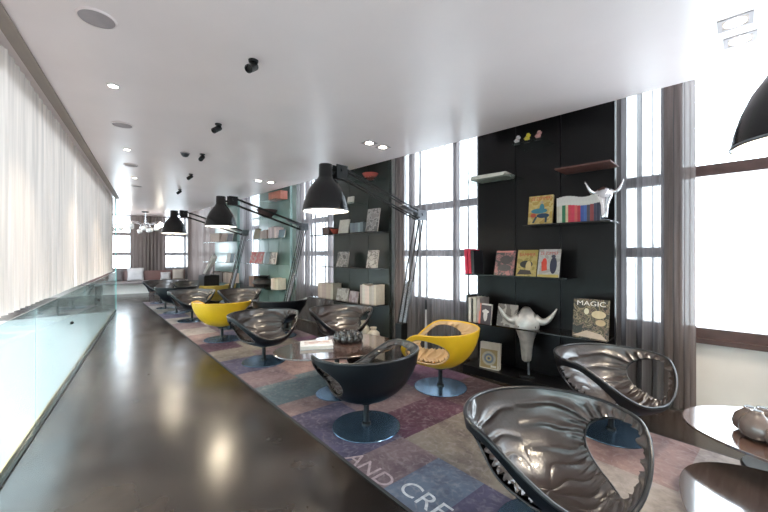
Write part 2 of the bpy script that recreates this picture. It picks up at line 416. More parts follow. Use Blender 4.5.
def spine_book(label, x, y, z, w, h, d, col, group, tilt=0, detail=True, cat='book', top=None):
    t = thing('book', label, cat, (x, y, z), 0, group); t.rotation_euler = (0, math.radians(tilt), 0)
    m = flat(col, .4)
    MB().box(-w/2, -w/2+.003, 0, d, 0, h).box(w/2-.003, w/2, 0, d, 0, h).box(-w/2+.003, w/2-.003, 0, .003, 0, h).build('cover', m, t)
    if detail: MB().box(-w/2+.003, w/2-.003, .003, d-.004, .004, h-.005).build('pages', M['paper'], t)
    if top: MB().box(-w/2-.0005, w/2+.0005, -.0006, .02, h*.66, h+.0005).build('spine_band', flat(top, .4), t, label='off-white upper spine band')
    return t
YF = 3.60
# bookcase A: shelf at 1.65
face_book('yellow comic annual standing on the shelf left of the coloured book row', -1.42, 3.62, 1.65, .235, .30, art([(.72,.50,.16),(.80,.62,.26),(.62,.40,.10)], 14, 1),
    9, .03, .05, 'DE ZOMMER', (.55,.05,.02), .84, [(circ(-.05,.47,.34,.09), (.05,.20,.26)), (circ(.06,.56,.1,.16), (.05,.20,.26)), (circ(.05,.76,.07,.05), (.45,.35,.25)), (circ(.12,.30,.26,.08), (.02,.05,.10)), ([(-.32,.06),(-.24,.06),(-.1,.28),(-.2,.28)], (.03,.06,.08)), ([(.2,.06),(.28,.06),(.3,.3),(.2,.3)], (.03,.06,.08)), (circ(-.28,.32,.12,.07), (.5,.08,.04))])
cols = [((.55,.50,.38),'cream'),((.60,.56,.46),'ivory'),((.02,.16,.07),'dark green'),((.66,.55,.34),'straw'),((.58,.05,.07),'red'),((.62,.04,.08),'crimson'),((.60,.12,.10),'brick red'),((.50,.03,.05),'deep red'),((.05,.09,.32),'blue'),((.06,.14,.40),'bright blue'),((.08,.07,.10),'charcoal'),((.30,.06,.06),'maroon'),((.05,.05,.09),'navy'),((.03,.03,.06),'black')]
x = -1.235
for i, (c, nm) in enumerate(cols):
    w = .021 + .004*(i % 3); h = .235 + .012*math.sin(i*.55)
    spine_book('%s spined book in the coloured row beside the silver mask' % nm, x+w/2, 3.56, 1.65, w, h, .17, c, 'coloured books in a row on the upper shelf', 0, True, top=(.62,.59,.55)); x += w+.0012
# bookcase A: shelf at 1.13
for i, (dx, c, l) in enumerate([(0, (.66,.01,.06), 'crimson book at the left end of the middle shelf'), (.045, (.60,.01,.05), 'second crimson book from the left end of the middle shelf'), (.085, (.03,.03,.035), 'black book next to the crimson pair on the middle shelf')]):
    spine_book(l, -2.205+dx, 3.53, 1.13, .034, .285-.01*i, .2, c, 'books at the left end of the middle shelf', -3)
face_book('pink and grey magazine leaning on the middle shelf', wx(505, 3.6), 3.56, 1.13, .215, .27, art([(.55,.22,.22),(.16,.12,.12),(.42,.20,.20),(.10,.09,.09)], 16, 2), 14, .012, 0, None, fig=[(circ(.05,.62,.3,.18), (.07,.06,.06)), (circ(.02,.3,.34,.14), (.10,.09,.09)), ([(-.48,.92),(.4,.92),(.4,.98),(-.48,.98)], (.70,.25,.22))], name='magazine', cat='magazine')
face_book('gold magazine with dark dragon-like drawing on the middle shelf', wx(527, 3.6), 3.56, 1.13, .205, .275, art([(.52,.38,.10),(.60,.46,.16),(.40,.30,.08)], 10, 3), 14, .012, 0, 'BAMMER', (.45,.05,.03), .76, [(circ(-.02,.45,.32,.14), (.03,.03,.03)), (circ(.1,.38,.14,.2), (.55,.42,.2)), ([(-.45,.05),(.3,.08),(.2,.22),(-.3,.25)], (.04,.03,.03))], name='magazine', cat='magazine')
face_book('white comic magazine with a red figure on the middle shelf', wx(549, 3.6), 3.56, 1.13, .205, .28, art([(.58,.56,.52),(.66,.64,.60),(.50,.47,.42)], 10, 4), 14, .012, 0, 'DE ZOMMER', (.45,.04,.03), .80, [(circ(-.2,.48,.12,.2), (.60,.05,.03)), ([(-.3,.2),(-.05,.25),(-.1,.5),(-.35,.55)], (.60,.06,.03)), (circ(.22,.42,.16,.3), (.03,.03,.06)), (circ(.2,.74,.1,.06), (.05,.05,.08)), ([(-.49,0),(.49,0),(.49,.1),(-.49,.08)], (.5,.38,.1))], name='magazine', cat='magazine')
# bookcase A: shelf at .59
for i, (dx, w, h, c, l, tl) in enumerate([(0,.03,.30,(.02,.02,.022),'black book at the left end of the lower shelf',0),(.034,.032,.275,(.60,.56,.52),'off-white book second from the left on the lower shelf',0),(.068,.018,.265,(.03,.03,.03),'thin black book between two pale ones on the lower shelf',0),(.092,.046,.28,(.55,.53,.44),'thick cream book on the lower shelf',0),(.142,.04,.275,(.36,.31,.29),'grey-brown book on the lower shelf',0)]):
    spine_book(l, -2.19+dx, 3.52, .59, w, h, .2, c, 'upright books on the lower shelf', tl)
face_book('salmon-spined book with a white vase picture on the lower shelf', -1.965, 3.50, .59, .155, .225, flat((.05,.04,.05)), 6, .03, -.1, None, fig=[([(-.5,0),(-.34,0),(-.34,1),(-.5,1)], (.60,.20,.15)), (circ(.05,.45,.16,.3), (.6,.58,.56)), (circ(.05,.62,.28,.09), (.6,.58,.56)), ([(-.3,.93),(.5,.93),(.5,1),(-.3,1)], (.6,.58,.56))])
face_book('grey book with a blurred photograph leaning on the lower shelf', -1.74, 3.55, .59, .22, .235, art([(.36,.33,.30),(.18,.16,.15),(.44,.41,.38)], 5, 6), 12, .012, 0)
face_book('large dark collage magazine titled in white on the lower shelf at right', wx(591, 3.62), 3.58, .59, .29, .355, art([(.05,.045,.03),(.32,.25,.15),(.09,.08,.04),(.22,.15,.10),(.03,.03,.02)], 15, 7), 8, .016, 0, 'MAGIC', (.75,.72,.66), .83, [(circ(.22,.62,.2,.1), (.55,.45,.28)), (circ(.28,.42,.14,.08), (.45,.34,.2)), (circ(-.12,.68,.07,.08), (.6,.55,.4)), ([(-.48,.04),(.48,.0),(.3,.14),(-.1,.2)], (.45,.36,.28))], name='magazine', cat='magazine', tsize=.06)
face_book('thick cream book with a round mosaic picture standing on the bottom ledge', wx(489, 3.58), 3.58, .09, .22, .285, flat((.55,.50,.42)), 6, .055, .12, None, fig=[([(-.46,.04),(.40,.04),(.40,.74),(-.46,.74)], (.30,.22,.10)), (circ(-.03,.40,.36,.27), (.38,.35,.28)), (circ(-.03,.40,.25,.19), (.14,.17,.22)), (circ(-.03,.40,.15,.11), (.42,.36,.22)), (circ(-.03,.40,.07,.05), (.08,.1,.14)), ([(.08,.07),(.36,.07),(.36,.15),(.08,.15)], (.62,.58,.5))])
# flat magazines on the glass shelf
for i in range(3):
    t = thing('magazine', ['lowest white magazine lying flat on the top left glass shelf', 'middle white magazine lying flat on the top left glass shelf', 'topmost white magazine lying flat on the top left glass shelf'][i], 'magazine', (-1.96+.006*i, 3.66, 2.19+.0125*i), .03*i, 'flat magazines on the glass shelf')
    MB().box(-.2, .2, -.13, .13, 0, .0015).box(-.2, .2, -.13, .13, .0105, .012).build('cover', flat((.66,.63,.60)), t)
    MB().box(-.197, .197, -.127, .127, .0015, .0105).build('pages', M['paper'], t)
# three little figurines
for i, (px, c, n2) in enumerate([(517, (.60,.55,.56), 'white'), (527, (.75,.60,.04), 'yellow'), (538, (.50,.24,.22), 'pink')]):
    t = thing('figurine', 'tiny %s toy figurine on the small high glass shelf' % n2, 'figurine', (wx(px, 3.62), 3.62, 2.50), 0, 'toy figurines on the high shelf')
    m = flat(c, .3)
    MB().lathe([(.002,.02),(.022,.026),(.028,.045),(.018,.062),(.002,.066)], 14, T(0,0,0)).build('body', m, t, True)
    MB().lathe([(.002,-.02),(.014,-.016),(.021,0),(.014,.016),(.002,.02)], 14, T(.012,0,.076)).build('head', m, t, True)
    MB().box(-.03,.03,-.014,.014,0,.008).tube([(-.012,0,.008),(-.01,0,.03)],.006).tube([(.014,0,.008),(.012,0,.03)],.006).build('feet', flat((.08,.07,.07)), t)
    MB().tube([(.02,0,.05),(.035,-.004,.062),(.04,-.006,.075)],.004).tube([(-.02,0,.05),(-.034,-.004,.045)],.004).build('arm', m, t, True)

# ------------------------------------------------------------------ skulls
def skull(scale):
    """steer skull looking towards -Y, snout down; origin at the top of the forehead"""
    s = MB()
    prof = [(0.05,.03,.045,.06),(0,.075,.06,.0),(-.05,.105,.075,-.01),(-.10,.10,.075,-.018),(-.15,.078,.066,-.028),(-.21,.058,.05,-.038),(-.28,.047,.04,-.05),(-.34,.042,.034,-.06),(-.385,.036,.026,-.066),(-.40,.02,.014,-.066)]
    n = 24; vs = []; fs = []
    for z, rx, ry, yc in prof:
        for i in range(n):
            a = 2*PI*i/n; cx, sx = math.cos(a), math.sin(a)
            r = 1.0
            if -.13 < z < -.02: r += .14*math.exp(-((abs(cx)-.75)/.2)**2)*(1 if sx < 0 else .3) - .22*math.exp(-((abs(cx)-.62)/.13)**2)*(sx < 0)*(z < -.06)
            if z < -.3 and sx < 0: r -= .3*math.exp(-((abs(cx)-.45)/.18)**2)
            vs.append((rx*cx*r, (yc*.6) + ry*sx*r*(.9 if sx > 0 else 1), z))
    for j in range(len(prof)-1):
        for i in range(n): a = j*n+i; b2 = j*n+(i+1) % n; fs.append((a, b2, b2+n, a+n))
    fs.append(tuple(range(n))); fs.append(tuple(range((len(prof)-1)*n, len(prof)*n)))
    s.add(vs, fs, Matrix.Scale(scale, 4)); return s
def horn(sg, scale, up=.1):
    P = []; R = []
    for i in range(13):
        q = i/12; P.append((sg*(.06+.165*q)*scale, (-.01-.04*math.sin(q*PI*.5))*scale, (-.025 - .035*math.sin(q*PI) + up*q**2.4 + .0)*scale)); R.append((.036*(1-q)**.75+.005)*scale)
    return MB().tube(P, R, 10)
def skull_thing(label, loc, rz, scale, mat, stand_h, tilt=-.15, up=.1, cat='skull'):
    t = thing('horned_skull', label, cat, loc, rz)
    def put(o): o.location = (0, 0, stand_h+.22*scale); o.rotation_euler = (tilt, 0, 0); return o
    sk = put(skull(scale).build('skull', mat, t, 'all'))
    for sg in (-1, 1): put(horn(sg, scale, up).build('horn', mat, t, 'all'))
    for sg in (-1, 1):
        put(MB().lathe([(.001,-.012),(.018,-.008),(.02,0),(.016,.008),(.001,.01)], 12, T(sg*.072*scale, -.05*scale, -.085*scale) @ RZ(sg*.7) @ RX(PI/2) @ Matrix.Scale(scale*1.15, 4)).build('eye_socket', M['hole'], t, True))
    return t
sx = wx(537, 3.45)
t = skull_thing('large silver horned animal skull on a stand in front of the bottom ledge', (-1.56, 3.64, .09), .45, 1.22, M['silver'], .37, .12)
MB().box(-.07,.07,-.05,.05,0,.015).build('stand_base', M['black'], t, bevel=.003)
MB().tube([(.02,.02,.012),(.02,.03,.50)], .011).build('stand_rod', M['alu'], t, True)
t = skull_thing('small shiny silver horned mask at the right end of the upper shelf', (wx(603, 3.6), 3.62, 1.65), .35, .66, M['chrome'], .13, -.1, .15, 'ornament')
MB().tube([(0,.03,.005),(0,.02,.14)], .01).build('stand_rod', M['alu'], t)
MB().lathe([(.05,0),(.05,.008),(.02,.012)], 20).build('stand_base', M['alu'], t, True)

# ------------------------------------------------------------------ items on the other bookcases (built at the size they show)
def wdt(px0, px1, n): return abs(wx(px1, n)-wx(px0, n))
def items(y, z, lst, grp):
    for it in lst:
        kind, a, bb, h, c, lab = it[:6]
        xa, xb = wx(a, y), wx(bb, y); xm = (xa+xb)/2; w = abs(xb-xa)
        if kind == 'face': face_book(lab, xm, y, z, w, h, art(c, 14, random.randint(0, 90)) if isinstance(c, list) else flat(c), 10, .02, 0, None, group=grp)
        elif kind == 'row':
            n = it[6]; ws = [w/n*(.8+.4*random.random()) for _ in range(n)]; s_ = sum(ws); xx = xa
            for i in range(n):
                wi = ws[i]*w/s_; g_ = .6+.6*random.random(); ci = [min(1, v*g_*(.94+.12*random.random())) for v in c]
                spine_book(lab, xx+wi/2, y, z, wi-.002, h*(.9+.1*random.random()), .18, ci, lab, 0, True); xx += wi
        elif kind == 'box':
            t = thing('storage_box', lab, 'box', (xm, y+.09, z), 0)
            MB().box(-w/2, w/2, -.08, .08, 0, h*.8).build('body', flat(c), t, bevel=.004)
            MB().box(-w/2-.003, w/2+.003, -.083, .083, h*.8, h).build('lid', flat([v*.9 for v in c]), t, bevel=.004)
        elif kind == 'bowl':
            t = thing('bowl', lab, 'bowl', (xm, y+.08, z), 0)
            MB().lathe([(w*.22,0),(w*.2,.012),(w*.38,h*.5),(w*.5,h),(w*.46,h),(w*.34,h*.5),(w*.1,.03)], 24, None, True).build('bowl_body', flat(c, .25), t, True)
            MB().lathe([(w*.24,-.003),(w*.24,.004)], 24, T(0,0,.003)).build('foot_ring', flat([v*.6 for v in c], .3), t)
        elif kind == 'vase':
            t = thing('vase', lab, 'vase', (xm, y+.08, z), 0)
            MB().lathe([(w*.3,0),(w*.5,h*.35),(w*.45,h*.6),(w*.2,h*.8),(w*.26,h),(w*.2,h),(w*.14,h*.82)], 24).build('vase_body', flat(c, .3), t, True)
            MB().lathe([(w*.32,-.003),(w*.32,.004)], 24, T(0,0,.003)).build('foot_ring', flat([v*.6 for v in c], .3), t)
Y3 = 3.62
items(Y3, 2.17, [('face', 347, 353, .11, (.62,.58,.52), 'small white picture card on the top left shelf of the second bookcase')], None)
items(Y3, 2.50, [('bowl', 361, 372, .09, (.50,.10,.08), 'red bowl on the highest shelf of the second bookcase')], None)
items(Y3, 1.69, [('box', 322, 328, .13, (.12,.07,.06), 'dark box at the left end of the upper shelf, second bookcase'), ('bowl', 328.5, 336, .09, (.45,.09,.06), 'red bowl on the upper shelf of the second bookcase'),
    ('face', 338, 347.5, .235, (.60,.55,.48), 'cream book standing face-out on the upper shelf of the second bookcase'), ('row', 350, 363, .17, (.30,.33,.38), 'grey spined book in the short row on the second bookcase', 5),
    ('face', 365, 377, .36, [(.35,.32,.3),(.55,.5,.48),(.2,.18,.18)], 'tall grey magazine on the upper shelf of the second bookcase')], None)
items(Y3, 1.15, [('face', 336, 347, .25, [(.28,.26,.25),(.45,.42,.4),(.12,.11,.11)], 'grey magazine leaning on the middle shelf of the second bookcase, left one'), ('face', 366, 376.5, .27, [(.55,.5,.47),(.2,.18,.17),(.6,.57,.53)], 'pale magazine leaning on the middle shelf of the second bookcase, right one')], None)
items(Y3, .60, [('row', 318, 333, .27, (.50,.42,.36), 'cream and brown book in the left row on the low shelf, second bookcase', 7), ('face', 336, 347, .20, [(.45,.42,.38),(.55,.52,.48),(.25,.22,.2)], 'grey book standing face-out on the low shelf, second bookcase'),
    ('face', 348.5, 357, .17, [(.30,.22,.24),(.45,.38,.4)], 'mauve grey book standing face-out on the low shelf, second bookcase'), ('row', 360, 376, .30, (.62,.56,.50), 'cream book in the right row on the low shelf, second bookcase', 7)], None)
items(3.50, .09, [('vase', 356, 364, .26, (.60,.55,.45), 'cream vase on the ledge of the second bookcase'), ('vase', 365, 374, .19, (.62,.57,.48), 'shorter cream vase on the ledge of the second bookcase')], None)
# third bookcase
items(Y3, 2.50, [('box', 268, 280, .17, (.55,.20,.14), 'salmon coloured box on the highest shelf of the third bookcase')], None)
items(Y3, 2.17, [('bowl', 259, 269, .16, (.08,.05,.05), 'dark bowl high on the third bookcase')], None)
items(Y3, 1.69, [('face', 253, 258.5, .25, (.30,.27,.2), 'olive book on the upper shelf of the third bookcase'), ('row', 260, 267, .20, (.40,.28,.24), 'brown book in the left row, third bookcase', 4), ('row', 268, 276, .25, (.55,.46,.42), 'pale book in the right row, third bookcase', 4), ('face', 278, 284, .17, (.12,.18,.22), 'dark blue book at the right of the upper shelf, third bookcase')], None)
items(Y3, 1.15, [('face', 249.5, 262, .26, [(.55,.05,.04),(.62,.10,.08),(.5,.3,.25)], 'bright red book on the middle shelf of the third bookcase'), ('face', 264, 268.5, .25, (.20,.26,.27), 'slate book on the middle shelf of the third bookcase'), ('face', 269.5, 275, .25, [(.55,.50,.42),(.25,.2,.18)], 'cream patterned book on the middle shelf of the third bookcase')], None)
items(Y3, .62, [('row', 249, 254, .24, (.22,.14,.11), 'brown book at the left end of the low shelf, third bookcase', 3), ('vase', 255, 265, .26, (.02,.018,.018), 'black vase on the low shelf of the third bookcase'), ('row', 271, 278, .24, (.55,.48,.40), 'cream book in the row on the low shelf, third bookcase', 4)], None)
items(3.56, .09, [('row', 262, 276, .2, (.42,.34,.28), 'beige book in the low pile on the ledge of the third bookcase', 6)], None)
# farthest bookcase
items(Y3, 1.69, [('box', 210, 219, .24, (.55,.40,.32), 'peach box on the upper shelf of the farthest bookcase'), ('face', 220, 226, .23, (.30,.2,.16), 'brown book on the upper shelf of the farthest bookcase'), ('face', 227, 232, .2, (.07,.08,.12), 'navy book on the upper shelf of the farthest bookcase')], None)
items(Y3, 1.15, [('face', 226, 229, .24, (.60,.58,.55), 'white book on the middle shelf of the farthest bookcase'), ('face', 229.5, 233, .23, (.08,.14,.18), 'teal book on the middle shelf of the farthest bookcase')], None)
items(Y3, .62, [('row', 212, 222, .27, (.22,.15,.12), 'dark brown book in the left row, farthest bookcase', 5), ('row', 223, 232, .27, (.52,.42,.36), 'beige book in the right row, farthest bookcase', 5)], None)
# pale slanted sculpture on a dark plinth in front of the last bookcase
t = thing('plinth_cabinet', 'small black cabinet at the far end in front of the last bookcase', 'cabinet', (wx(209, 3.3), 3.3, 0), 0)
MB().box(-.22,.22,-.18,.18,.03,.82).build('body', M['black'], t, bevel=.005)
MB().box(-.2,.2,-.16,.16,0,.03).build('plinth', M['track'], t); MB().box(-.212,.212,-.19,-.18,.06,.79).build('door', M['black'], t)
t = thing('sculpture', 'pale slanted block sculpture on the small black cabinet', 'sculpture', (wx(209, 3.3), 3.3, .82), .2)
for i in range(3): MB().box(-.05,.05,-.05,.05,0,.26,T(-.16+.13*i,0,.015+.14*i) @ RY(.7)).build('block', flat((.6,.58,.55)), t, bevel=.004)
MB().box(-.2,.2,-.08,.08,0,.012).build('base', M['black'], t); MB().tube([(.1,.07,.01),(.1,.07,.45)], .01).build('rod', M['black'], t)

# ------------------------------------------------------------------ swivel bowl chair
Z0 = .205
def rim_z(th):            # th = 0 front (-Y) .. pi back
    a = abs(((th+PI) % (2*PI)) - PI); q = min(1, max(0, (a-.10)/1.25)); q = q*q*(3-2*q)
    return .345 + .242*q + .012*(1-math.cos(a))/2
def rim_xy(th):
    r = .432
    ex = math.sin(th); ey = -math.cos(th)
    return r*ex, (.395 if ey < 0 else .385)*ey
HC, HA = math.radians(77), math.radians(43)      # hole centre / half width
S0, S1 = .44, .94
def shell_pt(th, s, off=0.0):
    x, y = rim_xy(th); zr = rim_z(th)
    a = s*PI/2*.94
    rho = (math.sin(a)/math.sin(PI/2*.94))**.92
    ze = (1-math.cos(a))/(1-math.cos(PI/2*.94))
    return Vector((x*rho, y*rho, Z0 + (zr-Z0)*ze))
def hole_q(th, s):
    best = None
    for sg in (1, -1):
        d = ((th - sg*HC + PI) % (2*PI)) - PI
        u = d/HA; v = (s-(S0+S1)/2)/((S1-S0)/2)
        # slanted oval
        r = math.hypot(u, v*(1+.0*u)); a = math.atan2(v, u)
        if best is None or r < best[0]: best = (r, a, sg)
    return best
def hole_pt(a, sg, off, q=1.0):
    th = sg*HC + HA*math.cos(a)*q*1.0; s = (S0+S1)/2 + (S1-S0)/2*math.sin(a)*q
    return shell_off(th, s, off)
def nrm(th, s):
    e = 1e-3
    a = shell_pt(th+e, s)-shell_pt(th-e, s); b2 = shell_pt(th, min(s+e, 1.02))-shell_pt(th, s-e)
    n = a.cross(b2); 
    if n.length < 1e-12: return Vector((0,0,-1))
    n.normalize(); return n
def shell_off(th, s, off): return shell_pt(th, s) + nrm(th, max(s, .02))*OUT*off
OUT = 1
_n = nrm(PI/2, .8); OUT = 1 if _n.x*math.sin(PI/2) > 0 else -1
def chair_mesh(off, disp, nth=260, ns=64):
    vs = []; idx = {}; fs = []
    S = [i/ns for i in range(1, ns+1)]
    st = {}
    for j, s in enumerate(S):
        for i in range(nth):
            th = 2*PI*i/nth; r, a, sg = hole_q(th, s)
            st[(i, j)] = (th, s, r, a, sg)
    def inside(i, j): return st[(i % nth, j)][2] < 1.0
    def vert(i, j):
        i %= nth
        if (i, j) in idx: return idx[(i, j)]
        th, s, r, a, sg = st[(i, j)]
        if r < 1.0:     # snap to the edge of the hole
            th = sg*HC + HA*math.cos(a); s = (S0+S1)/2 + (S1-S0)/2*math.sin(a); r = 1.0
        p = shell_off(th, s, off)
        if disp:
            e = min(1, (1-s)*14)
            w1 = 2.0*noise.noise(Vector((a*2, r*1.5, sg))); w2 = 2.2*noise.noise(Vector((a*1.3, r*1.1, 5*sg)))
            c1 = (1-abs(math.sin(13*a+w1)))**1.6; c2 = (1-abs(math.sin(6.5*a+w2)))**2.2; c3 = (1-abs(math.sin(22*a-w1*2+r*4)))**1.4
            near = math.exp(-((r-1)/.38)**2); mid = math.exp(-((r-1.5)/.85)**2)
            d = .026*near*c1 + .020*mid*c2 + .012*near*c3 + .005*(noise.noise(Vector((p.x*7, p.y*7, p.z*9)))+.3)
            p = p - nrm(th, max(s, .02))*OUT*d*e
        idx[(i, j)] = len(vs); vs.append(tuple(p)); return idx[(i, j)]
    for j in range(ns-1):
        for i in range(nth):
            q = [(i, j), (i+1, j), (i+1, j+1), (i, j+1)]
            if sum(inside(*c) for c in q) >= 3: continue
            if all(inside(*c) for c in q): continue
            fs.append(tuple(vert(*c) for c in q))
    fs.append(tuple(vert(i, 0) for i in range(nth)))
    mb = MB(); mb.add(vs, fs); return mb
def make_chair():
    t = thing('swivel_chair', 'x', 'chair')
    chair_mesh(.0, False, 128, 36).build('outer_shell', M['blackshell'], t, 'all')
    li = chair_mesh(-.016, True).build('pleated_lining', M['leather'], t, 'all')
    MB().tube([shell_off(2*PI*i/96, 1.0, -.008) for i in range(96)], .0105, 10, True).build('rim_piping', M['piping'], t, 'all')
    for sg in (1, -1):
        MB().tube([(hole_pt(2*PI*i/56, sg, -.008)) for i in range(56)], .0065, 8, True).build('arm_opening_piping', M['piping'], t, 'all')
    MB().lathe([(.055,.185),(.075,.2),(.075,.215),(.02,.222)], 24).build('seat_mount', M['black'], t, True)
    MB().lathe([(.022,.01),(.022,.19)], 20).lathe([(.036,.012),(.034,.03),(.022,.036)], 20).build('stem', M['black'], t, True)
    MB().lathe([(.262,0),(.265,.004),(.262,.008),(.06,.0125),(.02,.013)], 56).build('base_plate', M['basemetal'], t, True)
    return t
proto = make_chair()
CH = [ # x, y, facing (dx, dy), style, label
 (-.64, 1.76, (.80,-.60), 'dark', 'large dark brown leather bowl chair nearest the camera, cut off at the bottom'),
 (-.69, 3.12, (.84,-.54), 'dark', 'dark brown bowl chair in front of the bare right window'),
 (-2.06, 1.86, (-.99,.10), 'dark', 'black bowl chair seen from behind in front of the table with the book'),
 (-2.14, 2.94, (-.90,-.36), 'yellow', 'yellow bowl chair with tan lining in front of the nearest bookcase'),
 (-4.22, 2.08, (.97,-.10), 'dark', 'dark bowl chair facing the camera left of the table with the book'),
 (-3.86, 3.02, (.86,-.42), 'dark', 'dark bowl chair behind the table with the book, by the second bookcase'),
 (-5.78, 2.15, (-.80,.60), 'yellow', 'yellow bowl chair seen from behind in the middle of the row'),
 (-5.35, 2.92, (-.80,.45), 'dark', 'black bowl chair seen from behind at the foot of the second floor lamp'),
 (-7.86, 2.33, (.98,-.12), 'dark', 'dark bowl chair directly beyond the yellow chair in the middle of the row'),
 (-7.35, 3.10, (.92,-.30), 'dark', 'dark bowl chair beside the mustard chair near the third bookcase'),
 (-9.19, 2.39, (-.95,.25), 'dark', 'black bowl chair seen from behind in the far group'),
 (-9.00, 3.25, (-.80,-.30), 'olive', 'mustard leather bowl chair in the far group'),
 (-11.38, 2.58, (.95,-.15), 'dark', 'farthest dark bowl chair, beside the corridor'),
 (-10.5, 3.07, (.90,-.25), 'dark', 'farthest dark bowl chair on the window side'),
]
def restyle(t, style):
    if style == 'dark': return
    o_, i_, p_ = (M['yellow'], M['tan'], M['yellow']) if style == 'yellow' else (M['olive'], M['tan'], M['olive'])
    for ch in t.children:
        mt = {'outer': o_, 'pleat': i_, 'rim_p': p_, 'arm_o': M['tan']}.get(ch.name[:5])
        if mt:
            ch.data = ch.data.copy(); ch.data.materials.clear(); ch.data.materials.append(mt)
for i, (x, y, (dx, dy), st, lab) in enumerate(CH):
    c = dup(proto) if i < len(CH)-1 else proto
    restyle(c, st)
    c.location = (x, y, .012); c.rotation_euler = (0, 0, math.atan2(dx, -dy))
    if i < 2: c.scale = (.95, .95, .95)
    tag(c, lab, 'chair', 'swivel bowl chairs')

# ------------------------------------------------------------------ rug
ra = math.atan2(-.0776, .997)
RL = 13.6; RW = 1.95
rug = thing('patchwork_rug', 'long patchwork rug in faded purple, blue and grey under the chairs', 'rug', (1.75, 1.41-2.97*.0776, 0), PI+ra*1.0)
rug.rotation_euler = (0, 0, math.atan2(-.0776, .997))
# local frame: x runs towards the camera end (0 at the camera end, negative away), y across
pal = {'P': (.18,.09,.15), 'V': (.092,.08,.135), 'B': (.10,.14,.19), 'G': (.215,.18,.15), 'M': (.19,.135,.145), 'T': (.12,.155,.17), 'K': (.27,.18,.17), 'L': (.33,.29,.265), 'D': (.095,.04,.065), 'S': (.13,.155,.21), 'N': (.12,.07,.075)}
def rug_mat():
    m, nt, p, out = new_mat('faded_wool_patches')
    at = N(nt, 'ShaderNodeAttribute'); at.attribute_name = 'patch'
    tc = N(nt, 'ShaderNodeTexCoord')
    n = N(nt, 'ShaderNodeTexNoise'); n.inputs['Scale'].default_value = 3; n.inputs['Detail'].default_value = 9; n.inputs['Roughness'].default_value = .75
    nt.links.new(tc.outputs['Object'], n.inputs['Vector'])
    r = ramp(nt, n.outputs['Fac'], [(.34, (.38,.34,.38)), (.55, (.85,.85,.85)), (.7, (1.7,1.65,1.6))])
    r.color_ramp.elements[2].color = (1.0,1.0,1.0,1)
    mx = N(nt, 'ShaderNodeMix', data_type='RGBA', blend_type='MULTIPLY'); mx.inputs[0].default_value = .9
    nt.links.new(at.outputs['Color'], mx.inputs[6]); nt.links.new(r.outputs[0], mx.inputs[7])
    # worn medallion motifs
    v = N(nt, 'ShaderNodeTexVoronoi', feature='DISTANCE_TO_EDGE'); v.inputs['Scale'].default_value = 15
    nz = N(nt, 'ShaderNodeTexNoise'); nz.inputs['Scale'].default_value = 3; nz.inputs['Detail'].default_value = 3; nt.links.new(tc.outputs['Object'], nz.inputs['Vector'])
    va = N(nt, 'ShaderNodeVectorMath', operation='MULTIPLY_ADD'); va.inputs[1].default_value = (.5,.5,.5); nt.links.new(nz.outputs['Color'], va.inputs[0]); nt.links.new(tc.outputs['Object'], va.inputs[2])
    nt.links.new(va.outputs[0], v.inputs['Vector'])
    r2 = ramp(nt, v.outputs['Distance'], [(.0, (.26,.26,.26)), (.08, (.16,.16,.16)), (.16, (0,0,0))])
    n2 = N(nt, 'ShaderNodeTexNoise'); n2.inputs['Scale'].default_value = 26; n2.inputs['Detail'].default_value = 6; nt.links.new(tc.outputs['Object'], n2.inputs['Vector'])
    r3 = ramp(nt, n2.outputs['Fac'], [(.42, (0,0,0)), (.68, (1,1,1))])
    mul = N(nt, 'ShaderNodeMath', operation='MULTIPLY'); nt.links.new(r2.outputs[0], mul.inputs[0]); nt.links.new(r3.outputs[0], mul.inputs[1])
    mx2 = N(nt, 'ShaderNodeMix', data_type='RGBA'); mx2.inputs[7].default_value = (.42,.38,.38,1)
    nt.links.new(mul.outputs[0], mx2.inputs[0]); nt.links.new(mx.outputs[2], mx2.inputs[6])
    nt.links.new(mx2.outputs[2], p.inputs['Base Color'])
    p.inputs['Roughness'].default_value = .75; p.inputs['Specular IOR Level'].default_value = .25
    b = N(nt, 'ShaderNodeBump'); b.inputs['Strength'].default_value = .25; b.inputs['Distance'].default_value = .004
    nt.links.new(n2.outputs['Fac'], b.inputs['Height']); nt.links.new(b.outputs[0], p.inputs['Normal'])
    return m
M['rug'] = rug_mat()
rows = [(0, .48, [(-.7,'G'),(-1.4,'K'),(-2.1,'L'),(-2.85,'V'),(-3.2,'S'),(-3.55,'M'),(-4.38,'V'),(-4.66,'K'),(-5.2,'T'),(-5.72,'M'),(-6.35,'V'),(-6.9,'G'),(-7.45,'D'),(-8.2,'K'),(-8.8,'L'),(-9.5,'M'),(-10.2,'L'),(-11,'V'),(-11.8,'G'),(-12.6,'L'),(-RL,'M')]),
        (.48, 1.25, [(-.6,'K'),(-1.3,'L'),(-2.0,'M'),(-2.62,'L'),(-3.52,'G'),(-3.92,'D'),(-4.6,'M'),(-5.3,'T'),(-5.9,'K'),(-6.6,'M'),(-7.3,'G'),(-8.1,'V'),(-8.8,'M'),(-9.6,'L'),(-10.4,'K'),(-11.2,'G'),(-12,'M'),(-RL,'L')]),
        (1.25, None, [(-.8,'L'),(-1.5,'K'),(-2.1,'L'),(-2.75,'K'),(-3.45,'G'),(-4.0,'N'),(-4.75,'P'),(-5.4,'M'),(-6.1,'T'),(-6.9,'P'),(-7.6,'M'),(-8.4,'G'),(-9.1,'K'),(-9.9,'M'),(-10.8,'V'),(-11.6,'L'),(-12.5,'G'),(-RL,'M')])]
vs = []; fs = []; cl_ = []
